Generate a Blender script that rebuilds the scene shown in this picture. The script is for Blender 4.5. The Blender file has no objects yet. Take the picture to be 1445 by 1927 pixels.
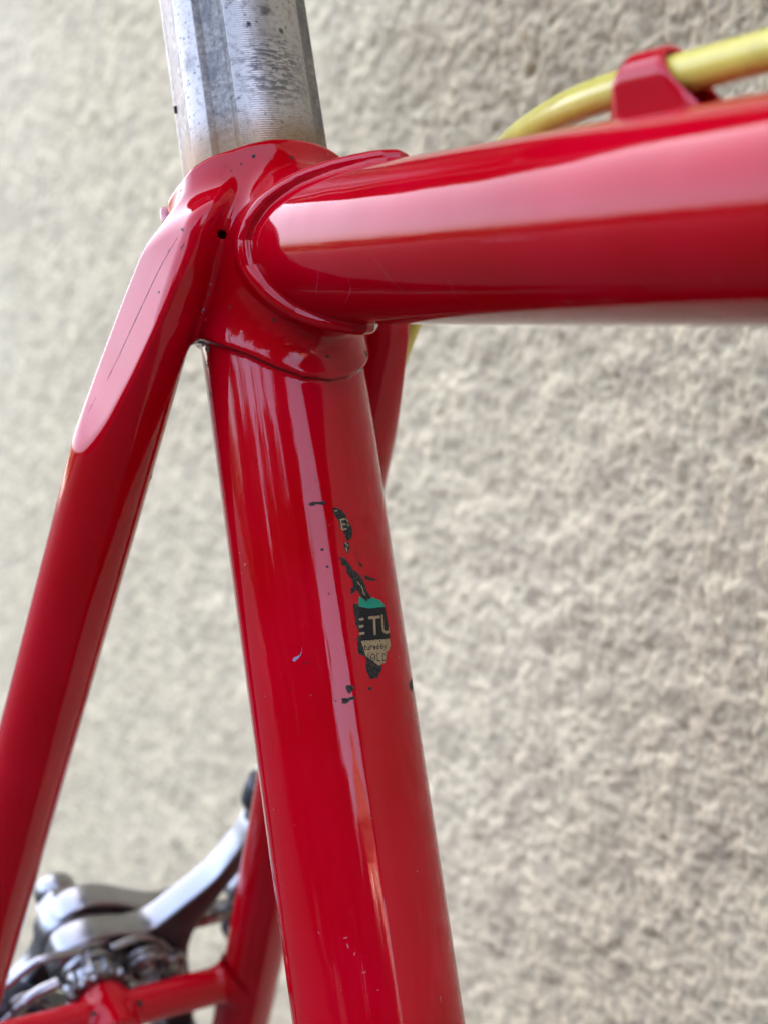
import bpy, bmesh, math, random
import numpy as np
from mathutils import Matrix, Vector

random.seed(7); np.random.seed(7)
scene = bpy.context.scene
COL = scene.collection

# ---------------------------------------------------------------- bicycle frame coordinates (mm): x forward, y to its far side, z up
# the bicycle leans a little towards the house; its root stands on the ground
LEAN = math.radians(3.0); LUG_H = 0.800
ROOT = Matrix.Rotation(-LEAN, 4, 'X')
def to_world(p):                        # mm in the bicycle's frame -> world metres
    return ROOT @ Vector((p[0]*.001, p[1]*.001, p[2]*.001 + LUG_H))

# ---------------------------------------------------------------- camera
cam_R = Matrix(((0.5465492812404056, 0.8372787178887403, 0.01575537197857431),
                (-0.10506090638491392, 0.04989081101086352, 0.9932135283644996),
                (0.8308105013329913, -0.5444954137063649, 0.11523304789667806)))
cam_C = (218.1904605867784, -116.83526143262856, -18.450220569452547)
cd = bpy.data.cameras.new('camera'); cam = bpy.data.objects.new('camera', cd); COL.objects.link(cam)
m = cam_R.transposed().to_4x4(); 
cam.matrix_world = Matrix.Translation(to_world(cam_C)) @ ROOT.to_3x3().to_4x4() @ m
cd.sensor_fit = 'VERTICAL'; cd.sensor_height = 36.0; cd.sensor_width = 27.0
cd.lens = 2505.31 / 1927 * 36
cd.clip_start = 0.01; cd.clip_end = 500
cd.dof.use_dof = True; cd.dof.focus_distance = 0.222; cd.dof.aperture_fstop = 15.5; cd.dof.aperture_blades = 0
scene.camera = cam

# ---------------------------------------------------------------- daylight: the sun stands behind the house, the scene is in its shade
SUN_EL = math.radians(28); SUN_AZ = math.radians(-30)       # azimuth measured from +y towards +x
w = bpy.data.worlds.new("World"); scene.world = w; w.use_nodes = True
nt = w.node_tree; bg = nt.nodes['Background']; sky = nt.nodes.new('ShaderNodeTexSky')
sky.sky_type = 'NISHITA'; sky.sun_disc = False; sky.sun_elevation = SUN_EL; sky.sun_rotation = SUN_AZ
sky.air_density = 0.4; sky.dust_density = 8.0; sky.ozone_density = 0.25; sky.altitude = 100
wb = nt.nodes.new('ShaderNodeMix'); wb.data_type = 'RGBA'; wb.blend_type = 'MULTIPLY'; wb.inputs[0].default_value = 1
wb.inputs[7].default_value = (1.03, .975, .91, 1)             # the photograph's white balance, one even tint over the whole sky
nt.links.new(sky.outputs[0], wb.inputs[6]); nt.links.new(wb.outputs[2], bg.inputs[0]); bg.inputs[1].default_value = 0.15
sd = bpy.data.lights.new('sun', 'SUN'); so = bpy.data.objects.new('sun', sd); COL.objects.link(so)
sd.energy = 3.5; sd.angle = math.radians(0.5); sd.color = (1, .95, .87)
sun_dir = Vector((math.sin(SUN_AZ)*math.cos(SUN_EL), math.cos(SUN_AZ)*math.cos(SUN_EL), math.sin(SUN_EL)))
so.rotation_euler = sun_dir.to_track_quat('Z', 'Y').to_euler(); so.location = sun_dir*8
scene.view_settings.view_transform = 'Standard'; scene.view_settings.look = 'None'
scene.view_settings.exposure = 4.82; scene.view_settings.gamma = 1

# ---------------------------------------------------------------- material helpers
class NT:
    def __init__(s, name):
        s.m = bpy.data.materials.new(name); s.m.use_nodes = True; s.t = s.m.node_tree
        s.b = s.t.nodes['Principled BSDF']; s.co = s.t.nodes.new('ShaderNodeTexCoord')
    def n(s, typ, **kw):
        o = s.t.nodes.new(typ)
        for k, v in kw.items():
            if k == 'inp':
                for a, b in v.items(): o.inputs[a].default_value = b
            else: setattr(o, k, v)
        return o
    def l(s, a, b): s.t.links.new(a, b)
    def set(s, **kw):
        for k, v in kw.items():
            s.b.inputs[k.replace('_', ' ')].default_value = v
    def noise(s, scale, detail=4, rough=.5, vec=None, dist=0):
        o = s.n('ShaderNodeTexNoise', inp={'Scale': scale, 'Detail': detail, 'Roughness': rough, 'Distortion': dist})
        s.l(vec if vec is not None else s.co.outputs['Object'], o.inputs['Vector']); return o.outputs['Fac']
    def ramp(s, fac, stops):
        o = s.n('ShaderNodeValToRGB'); cr = o.color_ramp
        while len(cr.elements) < len(stops): cr.elements.new(.5)
        for e, (p, c) in zip(cr.elements, stops):
            e.position = p; e.color = (*c, 1) if isinstance(c, tuple) else (c, c, c, 1)
        s.l(fac, o.inputs[0]); return o.outputs[0]
    def math(s, op, a, b=None, c=None):
        o = s.n('ShaderNodeMath', operation=op)
        for i, v in enumerate((a, b, c)):
            if v is None: continue
            if isinstance(v, (int, float)): o.inputs[i].default_value = v
            else: s.l(v, o.inputs[i])
        return o.outputs[0]
    def mix(s, fac, a, b):
        o = s.n('ShaderNodeMix', data_type='RGBA')
        for i, v in ((0, fac), (6, a), (7, b)):
            if isinstance(v, (int, float)): o.inputs[i].default_value = v
            elif isinstance(v, tuple): o.inputs[i].default_value = (*v, 1)
            else: s.l(v, o.inputs[i])
        return o.outputs[2]
    def bump(s, h, strength, dist, prev=None):
        o = s.n('ShaderNodeBump', inp={'Strength': strength, 'Distance': dist}); s.l(h, o.inputs['Height'])
        if prev is not None: s.l(prev, o.inputs['Normal'])
        return o.outputs[0]

def mat_paint():
    q = NT('red_paint'); q.set(Roughness=.32, IOR=1.5, Coat_Weight=1.0, Coat_Roughness=.02, Coat_IOR=1.36, Specular_IOR_Level=0.0)
    # tiny specks of dust and nicks, faint tonal drift of an old resprayed coat
    drift = q.noise(35, 2)
    base = q.mix(q.ramp(drift, [(.35, 0.0), (.65, 1.0)]), (.335, .0002, .003), (.395, .0003, .009))
    v = q.n('ShaderNodeTexVoronoi', feature='F1', inp={'Scale': 170.0, 'Randomness': 1.0}); q.l(q.co.outputs['Object'], v.inputs['Vector'])
    speck = q.ramp(v.outputs['Distance'], [(.0, 1.0), (.028, 1.0), (.05, 0.0)])
    pick = q.ramp(q.noise(160, 1), [(.56, 0.0), (.60, 1.0)])
    sp = q.math('MULTIPLY', speck, pick)
    base = q.mix(q.math('MULTIPLY', sp, .55), base, (.45, .16, .17))
    v2 = q.n('ShaderNodeTexVoronoi', feature='F1', inp={'Scale': 95.0, 'Randomness': 1.0}); q.l(q.co.outputs['Object'], v2.inputs['Vector'])
    nick = q.math('MULTIPLY', q.ramp(v2.outputs['Distance'], [(.0, 1.0), (.022, 1.0), (.034, 0.0)]), q.ramp(q.noise(60, 1), [(.64, 0.0), (.68, 1.0)]))
    base = q.mix(nick, base, (.05, .02, .018))
    q.l(base, q.b.inputs['Base Color'])
    peel = q.noise(420, 2, .4)
    wav = q.noise(90, 1, .4)
    h = q.math('ADD', q.math('MULTIPLY', peel, .08), wav)
    q.l(q.bump(h, .22, .00042), q.b.inputs['Coat Normal'])
    rr = q.ramp(q.noise(60, 6, .7), [(.38, .02), (.70, .11)]); q.l(rr, q.b.inputs['Coat Roughness'])
    return q.m

def mat_simple(name, col, rough, metal=0, noise=None, coat=0, bump=0, spec=.5):
    q = NT(name); q.set(Roughness=rough, Metallic=metal, Coat_Weight=coat, Specular_IOR_Level=spec)
    if noise:
        sc, c2 = noise
        q.l(q.mix(q.ramp(q.noise(sc, 5, .6), [(.4, 0.0), (.62, 1.0)]), col, c2), q.b.inputs['Base Color'])
    else: q.b.inputs['Base Color'].default_value = (*col, 1)
    if bump: q.l(q.bump(q.noise(bump[0], 3), bump[1], bump[2]), q.b.inputs['Normal'])
    return q.m

def mat_post(flute):
    q = NT('seat_post_flute_metal' if flute else 'seat_post_turned_metal')
    sep = q.n('ShaderNodeSeparateXYZ'); q.l(q.co.outputs['Object'], sep.inputs[0])
    z = sep.outputs['Z']
    fine = q.noise(900, 5, .7); blot = q.noise(160, 5, .65)
    if flute:
        col = q.mix(q.ramp(fine, [(.35, 0.0), (.62, 1.0)]), (.105, .096, .085), (.27, .25, .215))
        col = q.mix(q.ramp(blot, [(.50, 0.0), (.66, .85)]), col, (.11, .11, .11))
        q.set(Metallic=.55, Roughness=.5)
        q.l(q.bump(fine, .5, .00015), q.b.inputs['Normal'])
    else:
        col = q.mix(q.ramp(fine, [(.30, 0.0), (.5, 1.0)]), (.20, .185, .165), (.39, .365, .33))
        # small dark corrosion pits, denser lower down
        v = q.n('ShaderNodeTexVoronoi', feature='F1', inp={'Scale': 1000.0, 'Randomness': 1.0}); q.l(q.co.outputs['Object'], v.inputs['Vector'])
        pit = q.math('MULTIPLY', q.ramp(v.outputs['Distance'], [(.0, 1.0), (.2, 1.0), (.32, 0.0)]), q.ramp(q.noise(420, 3), [(.48, 0.0), (.56, .9)]))
        col = q.mix(pit, col, (.14, .14, .15))
        # horizontal scuffs
        mp = q.n('ShaderNodeMapping', inp={'Scale': (1, 1, 5.5)}); q.l(q.co.outputs['Object'], mp.inputs[0])
        sc = q.noise(330, 4, .7, vec=mp.outputs[0], dist=.6)
        msk = q.ramp(q.noise(75, 2), [(.48, 0.0), (.60, 1.0)])
        low = q.ramp(q.math('MULTIPLY', z, 10), [(.13, 1.0), (.36, .15)])
        sm = q.math('MULTIPLY', q.math('MULTIPLY', q.ramp(sc, [(.50, 0.0), (.60, .9)]), msk), low)
        col = q.mix(sm, col, (.16, .15, .14))
        big = q.ramp(q.noise(210, 4, .6, dist=.4), [(.66, 0.0), (.70, .85)])
        def near(p, r0, r1, dist=.004):
            vm = q.n('ShaderNodeVectorMath', operation='DISTANCE', inp={1: p}); q.l(q.co.outputs['Object'], vm.inputs[0])
            d_ = q.math('ADD', vm.outputs['Value'], q.math('MULTIPLY', q.noise(700, 4, .7), dist))
            return q.ramp(q.math('MULTIPLY', d_, 100), [((r0+dist*.5)*100, 1.0), ((r1+dist*.5)*100, 0.0)])
        scl = q.math('MULTIPLY', q.ramp(sc, [(.46, 0.0), (.53, .85)]), near((.0134, -.001, .029), .004, .011))
        col = q.mix(scl, col, (.10, .095, .09))
        col = q.mix(q.math('MULTIPLY', near((.0136, -.001, .0405), .0005, .0014, .0030), .7), col, (.045, .045, .05))
        col = q.mix(near((.0128, -.0045, .0375), .0002, .0007, .0014), col, (.03, .03, .035))
        col = q.mix(near((.0136, .0015, .0368), .0003, .0007, .0012), col, (.06, .06, .06))
        col = q.mix(q.math('MULTIPLY', near((.0045, -.0128, .033), .0006, .0022, .0026), .45), col, (.07, .08, .09))
        q.set(Metallic=.75, Roughness=.34)
        wv = q.n('ShaderNodeMath', operation='SINE'); q.l(q.math('MULTIPLY', z, 2*math.pi/.00042), wv.inputs[0])
        q.l(q.bump(wv.outputs[0], .55, .00003, q.bump(fine, .2, .0001)), q.b.inputs['Normal'])
    # rust and grime bleeding up from the collar (local z 0.012..0.02)
    g = q.math('ADD', z, q.math('MULTIPLY', q.noise(220, 4), -.006))
    rust = q.ramp(q.math('MULTIPLY', g, 10), [(.12, 1.0), (.150, .8), (.205, 0.0)])
    col = q.mix(q.math('MULTIPLY', rust, .8), col, (.20, .105, .03))
    q.l(col, q.b.inputs['Base Color'])
    return q.m

def mat_chip():
    q = NT('bare_dark_undercoat'); q.set(Roughness=.5, Specular_IOR_Level=.12)
    a = q.noise(2600, 5, .75)
    c = q.mix(q.ramp(a, [(.42, 0.0), (.60, 1.0)]), (.008, .008, .007), (.045, .040, .030))
    q.l(c, q.b.inputs['Base Color']); q.l(q.bump(a, .6, .0001), q.b.inputs['Normal']); return q.m

def mat_print(name, c1, c2, thr=(.6, .7)):
    q = NT(name); q.set(Roughness=.35, Specular_IOR_Level=.2)
    q.l(q.mix(q.ramp(q.noise(2200, 5, .75), [(thr[0], 0.0), (thr[1], 1.0)]), c1, c2), q.b.inputs['Base Color']); return q.m

def mat_stucco():
    q = NT('rough_cast_render'); q.set(Roughness=.92, Specular_IOR_Level=.2)
    big = q.noise(5, 4, .6); mid = q.noise(62, 5, .65); fine = q.noise(700, 5, .7)
    c = q.mix(q.ramp(big, [(.3, 0.0), (.7, 1.0)]), (.76, .63, .377), (.84, .71, .45))
    c = q.mix(q.ramp(mid, [(.40, 0.0), (.66, .75)]), c, (.52, .425, .275))
    at = q.n('ShaderNodeAttribute', attribute_name='pit')      # darker in the pits of the render
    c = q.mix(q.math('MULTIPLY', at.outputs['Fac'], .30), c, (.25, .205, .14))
    c = q.mix(q.ramp(fine, [(.35, 0.0), (.8, .35)]), c, (.33, .28, .20))
    q.l(c, q.b.inputs['Base Color']); q.l(q.bump(fine, .5, .0004), q.b.inputs['Normal']); return q.m

PAINT = mat_paint()
STEEL = mat_simple('polished_alloy', (.30, .30, .305), .30, 1.0, bump=(300, .05, .0002))
DSTEEL = mat_simple('dull_dark_steel', (.30, .29, .28), .32, .9, noise=(400, (.10, .09, .085)))
ARMBACK = mat_simple('dull_arm_painted_reflection', (.075, .055, .055), .42, .6, noise=(200, (.05, .035, .035)))  # dull arm backs; a dark red-brown reflection is painted into their colour
RUBBER = mat_simple('black_rubber', (.012, .013, .017), .45, 0, noise=(300, (.03, .032, .04)))
YELLOW = mat_simple('yellow_cable_housing', (.62, .53, .085), .36, 0, noise=(140, (.52, .43, .07)), spec=.3, coat=.3)
CHIP = mat_chip()
NICK = mat_simple('pale_primer', (.20, .16, .24), .5)
SCAR = mat_simple('scratched_edge', (.16, .02, .03), .6)
TAN = mat_print('decal_tan', (.28, .20, .10), (.09, .07, .045), (.55, .68))
BLACKP = mat_print('decal_black', (.008, .008, .009), (.03, .03, .03))
GREENP = mat_print('decal_green', (.012, .21, .12), (.015, .15, .09))
HOLE = mat_simple('dark_hole', (.004, .002, .002), .8)
STUCCO = mat_stucco()
POST_F, POST_L = mat_post(True), mat_post(False)

# ---------------------------------------------------------------- object helpers
def link(o, parent=None, loc=None):
    COL.objects.link(o)
    if parent is not None: o.parent = parent
    if loc is not None: o.location = loc
    return o
def add_mesh(name, V, F, mats, parent=None, normals=None, fm=None, smooth=True, mm=True):
    me = bpy.data.meshes.new(name)
    V = np.asarray(V, float)
    if mm: V = V*.001 + np.array([0, 0, LUG_H])
    F = np.asarray(F) if not isinstance(F, list) else F
    if isinstance(F, np.ndarray):
        n, k = F.shape
        me.vertices.add(len(V)); me.vertices.foreach_set('co', V.astype(np.float32).ravel())
        me.loops.add(n*k); me.loops.foreach_set('vertex_index', F.astype(np.int32).ravel())
        me.polygons.add(n); me.polygons.foreach_set('loop_start', np.arange(0, n*k, k, dtype=np.int32))
        me.update(calc_edges=True); me.validate()
    else: me.from_pydata([tuple(v) for v in V], [], F)
    for mt in (mats if isinstance(mats, (list, tuple)) else [mats]): me.materials.append(mt)
    if fm is not None: me.polygons.foreach_set('material_index', np.asarray(fm, dtype=np.int32))
    if smooth: me.shade_smooth()
    me.update()
    if normals is not None and len(normals) == len(me.vertices):
        me.normals_split_custom_set_from_vertices([tuple(n) for n in normals])
    return link(bpy.data.objects.new(name, me), parent)
def empty(name, parent=None, loc=(0, 0, 0)):
    o = bpy.data.objects.new(name, None); o.empty_display_size = .05; link(o, parent); o.location = loc; return o
def tag(o, label=None, cat=None, kind=None, group=None):
    for k, v in (('label', label), ('category', cat), ('kind', kind), ('group', group)):
        if v: o[k] = v
    return o
def frame_of(d):
    d = np.asarray(d, float); d = d/np.linalg.norm(d)
    a = np.array([0, 1., 0]) if abs(d[1]) < .8 else np.array([1., 0, 0])
    u = np.cross(a, d); u /= np.linalg.norm(u); return u, np.cross(d, u), d
def sweep(pts, radii, seg=48, caps=True):
    pts = np.asarray(pts, float); n = len(pts)
    radii = np.full(n, radii) if np.isscalar(radii) else np.asarray(radii, float)
    T = np.gradient(pts, axis=0); T /= np.linalg.norm(T, axis=1)[:, None]
    u, v, _ = frame_of(T[0]); V = []
    a = np.arange(seg)*2*np.pi/seg
    for i in range(n):
        u = u - T[i]*(u@T[i]); u /= np.linalg.norm(u); v = np.cross(T[i], u)
        V.append(pts[i] + radii[i]*(np.cos(a)[:, None]*u + np.sin(a)[:, None]*v))
    V = np.concatenate(V); F = []
    for i in range(n-1):
        for j in range(seg):
            k = (j+1) % seg; F.append((i*seg+j, i*seg+k, (i+1)*seg+k, (i+1)*seg+j))
    if caps: F.append(tuple(range(seg))[::-1]); F.append(tuple((n-1)*seg+j for j in range(seg)))
    return V, F
def smooth_path(P, n=12):
    P = np.asarray(P, float); out = []
    Q = np.vstack([2*P[0]-P[1], P, 2*P[-1]-P[-2]])
    for i in range(1, len(Q)-2):
        for t in np.linspace(0, 1, n, endpoint=False):
            a, b, c, d = Q[i-1:i+3]
            out.append(.5*((2*b)+(-a+c)*t+(2*a-5*b+4*c-d)*t*t+(-a+3*b-3*c+d)*t**3))
    out.append(P[-1]); return np.array(out)

# ---------------------------------------------------------------- geometry of the frame (mm)
TH = 1.2650250337949378; TTA = -0.0154502; R_ST = 14.3; R_TT = 12.56
DS = np.array([math.cos(TH), 0, -math.sin(TH)]); E1 = np.array([math.sin(TH), 0, math.cos(TH)])
DT = np.array([math.cos(TTA), 0, math.sin(TTA)]); E2 = np.array([-math.sin(TTA), 0, math.cos(TTA)])
S0 = np.array([-0.4434714477819667, -23.374531993779744, -14.278632047927461])
SD = np.array([-0.48365426011716806, -0.09141577944553175, -1.0]); SD = SD/np.linalg.norm(SD)
R_SS = 7.73

def smin(a, b, k):
    h = np.maximum(k-np.abs(a-b), 0)/k; return np.minimum(a, b) - h*h*k*.25
def smax(a, b, k): return -smin(-a, -b, k)
LOWX = np.array([-180, -120, -94, -78, -54, -35, -19, 0, 16, 38, 54, 78, 94, 120, 180.])
LOWS = np.array([-15, -15.2, -16.4, -18.4, -21.9, -25.3, -27.5, -28.3, -27.4, -24.8, -21.9, -18.4, -16.4, -15.2, -15])
TOPX = np.array([-180, -130, -86, -70, -53, -32, -18, 0, 18, 32, 53, 70, 86, 130, 180.])
TOPS = np.array([8, 9.2, 11.1, 11.8, 12.9, 14.0, 14.4, 14.5, 14.4, 14.0, 12.9, 11.8, 11.1, 9.2, 8])
EDGA = np.array([0, 10, 18, 28, 41, 60, 75, 86, 104, 122, 142, 160, 172, 180.])
EDGX = np.array([42.5, 40.5, 36, 30.5, 25, 20.3, 18, 17.2, 17.9, 20.6, 24.4, 29.5, 33, 34])
RBX = np.array([-180, -110, -75, -62, -42, -30, 0, 30, 42, 62, 75, 110, 180.])
RBS = np.array([4, -.5, -1.0, .6, 5.6, 8.0, 9.5, 8.0, 5.6, .6, -1.0, -.5, 4])
CUTD = np.array([-40, -32, -28, -25, -19, -13, -3, 6, 16, 21, 24, 25.5, 30.])
CUTY = np.array([1.6, 1.2, 1.0, .8, .3, -1.0, -2.5, -3.8, -5.5, -6.7, -7.8, -9, -14])
_d = np.linspace(-40, 30, 281); _c = np.interp(_d, CUTD, CUTY); _k = np.hanning(25); _k /= _k.sum()
_c[12:-12] = np.convolve(_c, _k, 'valid'); CUTD, CUTY = _d, _c
def prims(P):
    x, y, z = P[..., 0], P[..., 1], P[..., 2]
    s = -(x*DS[0]+z*DS[2]); wf = x*E1[0]+z*E1[2]
    rho = np.sqrt(wf*wf+y*y); phi = np.degrees(np.arctan2(y, wf))
    slow = np.interp(phi, LOWX, LOWS); stop = np.interp(phi, TOPX, TOPS)
    xt = x*DT[0]+z*DT[2]; zt = x*E2[0]+z*E2[2]; rt = np.sqrt(zt*zt+y*y)
    ang = np.degrees(np.arctan2(np.abs(y), zt)); xe = np.interp(ang, EDGA, EDGX)
    gi = np.gradient(EDGX, EDGA*math.pi/180)/13.5
    sl = 1/np.sqrt(1+np.interp(ang, EDGA, gi)**2)
    d_st = smax(rho-R_ST, s-stop+2.5, 1.0)
    d_tt = np.maximum(rt-R_TT, 4-xt)
    # seat sleeve, a little belly below the collar
    sleeve = smax(smax(rho-15.6, (slow-s)*.85, 1.0), s-stop, 1.4)
    ringr = np.interp(np.abs(phi), [0, 20, 45, 65, 110, 180], [15.75, 15.95, 16.9, 17.5, 17.3, 16])+.16*(s-10)
    ring = smax(smax(rho-ringr, (np.interp(phi, RBX, RBS)-s)*.85, .9), s-stop, 1.3)
    sock = smax(smax(rt-13.55, (xt-xe)*sl, .7), -xt, .5)
    # raised bead round the end of the socket
    dx = (xt-(xe-1.4))*sl; bead = np.sqrt(dx*dx+(rt-13.0)**2)-1.3
    bead = np.maximum(bead, 2-xt)
    # stays (mirrored about y = 0)
    ya = np.where(y > 0, .9-y, y); px, py, pz = x-S0[0], ya-S0[1], z-S0[2]
    dn = px*SD[0]+py*SD[1]+pz*SD[2]
    wx, wy, wz = px-dn*SD[0], py-dn*SD[1], pz-dn*SD[2]
    cyl = np.sqrt(wx*wx+wy*wy+wz*wz)-R_SS
    cut = (np.interp(dn, CUTD, CUTY)-wy)*.975
    stay = smax(cyl, cut, .9)
    # the top of the cap bends in over the collar
    wrap = (rho-(17.4+1.2*smax(7.4-s, 0*s, 5.0)))*.75
    stay = smax(smax(stay, wrap, 3.0), s-stop, 1.3)
    fcut = .9*wx-.43*wz-np.interp(dn, [-32, -25, -19, -13, -5, 0], [1.5, 3.9, 5.8, 7.4, 9, 12])
    stay = smax(stay, fcut, 3.5)
    return s, rho, phi, xt, rt, xe, dn, d_st, d_tt, sleeve, ring, sock, bead, stay
def sdf(P):
    s, rho, phi, xt, rt, xe, dn, d_st, d_tt, sleeve, ring, sock, bead, stay = prims(P)
    d = smin(sleeve, sock, 7.0)
    d = smin(d, smax(bead, -(rho-14.5), .5), 1.5)
    d = smin(d, smax(smin(ring, stay, 6.0), s-np.interp(phi, TOPX, TOPS), 1.5), 2.4)
    d = smin(d, d_st, .7); d = smin(d, d_tt, .7)
    # vent hole drilled through the lug
    hd = np.array([.84, -.54, .03]); hp = P-np.array([12.13, -15.25, 1.73]); t = hp@hd
    hr = np.sqrt(np.maximum((hp*hp).sum(-1)-t*t, 0))-.72
    d = smax(d, -np.maximum(hr, np.abs(t)-4), .25)
    # the seat post's bore
    return d
def surface_nets(fn, lo, hi, h, newton=3):
    n = [int((hi[i]-lo[i])/h)+1 for i in range(3)]
    ax = [lo[i]+h*np.arange(n[i]) for i in range(3)]
    D = np.empty(n, np.float32)
    for i0 in range(0, n[0], 24):
        X, Y, Z = np.meshgrid(ax[0][i0:i0+24], ax[1], ax[2], indexing='ij')
        D[i0:i0+24] = fn(np.stack([X, Y, Z], -1))
    ins = D < 0
    c = np.zeros([k-1 for k in n], np.int8)
    for a in (0, 1):
        for b in (0, 1):
            for e in (0, 1):
                c += ins[a:n[0]-1+a, b:n[1]-1+b, e:n[2]-1+e]
    act = (c > 0) & (c < 8); idx = np.full(act.shape, -1, np.int64); I = np.argwhere(act); idx[act] = np.arange(len(I))
    V = np.stack([ax[k][I[:, k]]+h/2 for k in range(3)], 1)
    def grad(Q, e=.02):
        return np.stack([fn(Q+np.eye(3)[k]*e)-fn(Q-np.eye(3)[k]*e) for k in range(3)], 1)/(2*e)
    for _ in range(newton):
        g = grad(V); d = fn(V); V = V-g*(np.clip(d, -h, h)/np.maximum((g*g).sum(1), .3))[:, None]
    N = grad(V, .06); N /= np.linalg.norm(N, axis=1)[:, None]+1e-9
    quads = []
    for a in range(3):
        b, e = (a+1) % 3, (a+2) % 3
        sl0 = [slice(1, -1)]*3; sl0[a] = slice(0, n[a]-1); sl1 = list(sl0); sl1[a] = slice(1, n[a])
        A, B = ins[tuple(sl0)], ins[tuple(sl1)]; K = np.argwhere(A != B)
        fl = A[tuple(K.T)]; K = K.copy(); K[:, b] += 1; K[:, e] += 1
        def cell(db, de):
            q = K.copy(); q[:, b] -= db; q[:, e] -= de; return idx[q[:, 0], q[:, 1], q[:, 2]]
        q = np.stack([cell(1, 1), cell(0, 1), cell(0, 0), cell(1, 0)], 1)
        q[~fl] = q[~fl][:, ::-1]; quads.append(q)
    Q = np.concatenate(quads); return V, Q[(Q >= 0).all(1)], N

# outlines on the seat tube: (arc mm, height mm)
POLY = {
  'P1': [[-0.38, -65.4], [0.3, -65.67], [0.98, -66.14], [1.68, -65.87], [2.39, -65.75], [3.77, -66.16], [4.73, -66.88], [5.06, -67.63], [5.12, -68.8], [5.22, -70.5], [5.36, -71.77], [4.89, -73.22], [4.92, -74.07], [4.35, -74.76], [3.66, -75.03], [3.57, -75.86], [3.01, -76.64], [2.23, -76.99], [1.91, -77.89], [1.17, -78.74], [0.63, -79.14], [-0.53, -79.12], [-0.8, -78.31], [-1.07, -77.56], [-0.98, -76.64], [-0.73, -75.85], [-1.13, -75.18], [-1.95, -74.88], [-2.12, -74.24], [-1.84, -73.04], [-1.97, -72.19], [-1.25, -71.7], [-1.39, -70.71], [-1.82, -70.14], [-1.68, -68.71], [-1.7, -67.04], [-1.46, -66.23], [-0.65, -66.73]],
  'P2': [[-3.09, -58.12], [-2.5, -58.6], [-1.95, -58.65], [-1.69, -59.2], [-1.1, -59.78], [-0.8, -60.85], [-0.15, -61.22], [0.66, -62.23], [1.11, -63.31], [1.3, -64.38], [1.8, -65.25], [1.81, -65.88], [0.92, -66.45], [0.27, -65.87], [-0.21, -65.1], [-0.66, -64.22], [-1.45, -64.77], [-1.82, -64.94], [-1.54, -63.93], [-1.13, -63.55], [-1.08, -62.51], [-1.66, -61.83], [-1.97, -60.96], [-1.95, -60.12], [-2.58, -59.85], [-2.69, -59.1]],
  'P3': [[-2.74, -50.13], [-2.06, -50.08], [-1.22, -50.57], [-0.64, -51.35], [-0.23, -52.44], [0.11, -53.31], [0.3, -54.38], [0.03, -55.22], [-0.69, -55.91], [-1.22, -55.55], [-1.39, -54.48], [-1.94, -53.59], [-2.07, -52.31], [-2.61, -51.42], [-2.85, -50.59]],
  'P4': [[-1.51, -55.95], [-0.72, -56.12], [-0.66, -56.86], [-1.13, -57.88], [-1.48, -57.85], [-1.82, -56.87]],
  'P5': [[-6.72, -48.94], [-5.85, -48.7], [-4.93, -48.85], [-4.07, -48.84], [-3.74, -49.19], [-4.38, -49.44], [-5.19, -49.2], [-5.96, -49.47], [-6.57, -49.32]],
  'P6': [[1.27, -61.74], [2.0, -62.1], [3.04, -62.53], [3.8, -62.5], [3.56, -62.91], [2.4, -62.86], [1.39, -62.49]],
  'P7': [[0.4, -59.47], [1.08, -59.94], [1.46, -60.42], [0.74, -60.38]],
  'P8': [[-4.95, -79.59], [-4.0, -79.62], [-3.5, -80.2], [-4.17, -80.72], [-4.64, -81.06], [-4.96, -80.4]],
  'P9': [[-5.97, -81.57], [-4.94, -81.62], [-3.65, -81.51], [-3.63, -82.02], [-4.79, -82.05], [-5.49, -82.56], [-5.98, -82.38]],
  'P10': [[-1.28, -80.5], [-0.78, -80.26], [-0.36, -80.62], [-0.77, -80.94], [-1.22, -80.82]],
  'P11': [[9.89, -80.42], [12.25, -79.93], [11.45, -81.74], [10.48, -82.14], [9.37, -81.46]],
  'G': [[-0.8, -65.05], [6.0, -65.43], [5.47, -67.43], [3.48, -67.46], [1.24, -67.52], [-0.66, -67.04]],
  'T': [[-1.33, -72.72], [1.29, -72.81], [5.52, -72.83], [4.78, -75.74], [2.99, -76.75], [1.53, -77.13], [0.63, -76.41], [-0.23, -75.7], [-1.51, -74.93]],
  'W': [[-13.12, -74.27], [-12.78, -73.81], [-12.28, -73.74], [-11.59, -73.48], [-11.33, -72.91], [-11.12, -72.36], [-11.32, -73.11], [-11.62, -73.68], [-12.21, -74.1], [-12.77, -74.49]],
}
DOTS = [[-5.57, -56.88, 0.26], [-5.16, -59.8, 0.26], [6.97, -76.07, 0.19], [-10.68, -74.99, 0.19], [-5.54, -64.29, 0.13], [-10.83, -80.29, 0.15], [-6.97, -81.83, 0.17], [0.41, -57.99, 0.15], [0.67, -58.64, 0.13], [-4.93, -45.24, 0.11], [12.76, -47.25, 0.15], [12.17, -49.25, 0.17], [-14.02, -78.85, 0.09], [-11.03, -68.53, 0.11], [-3.83, -52.99, 0.13]]
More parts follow.
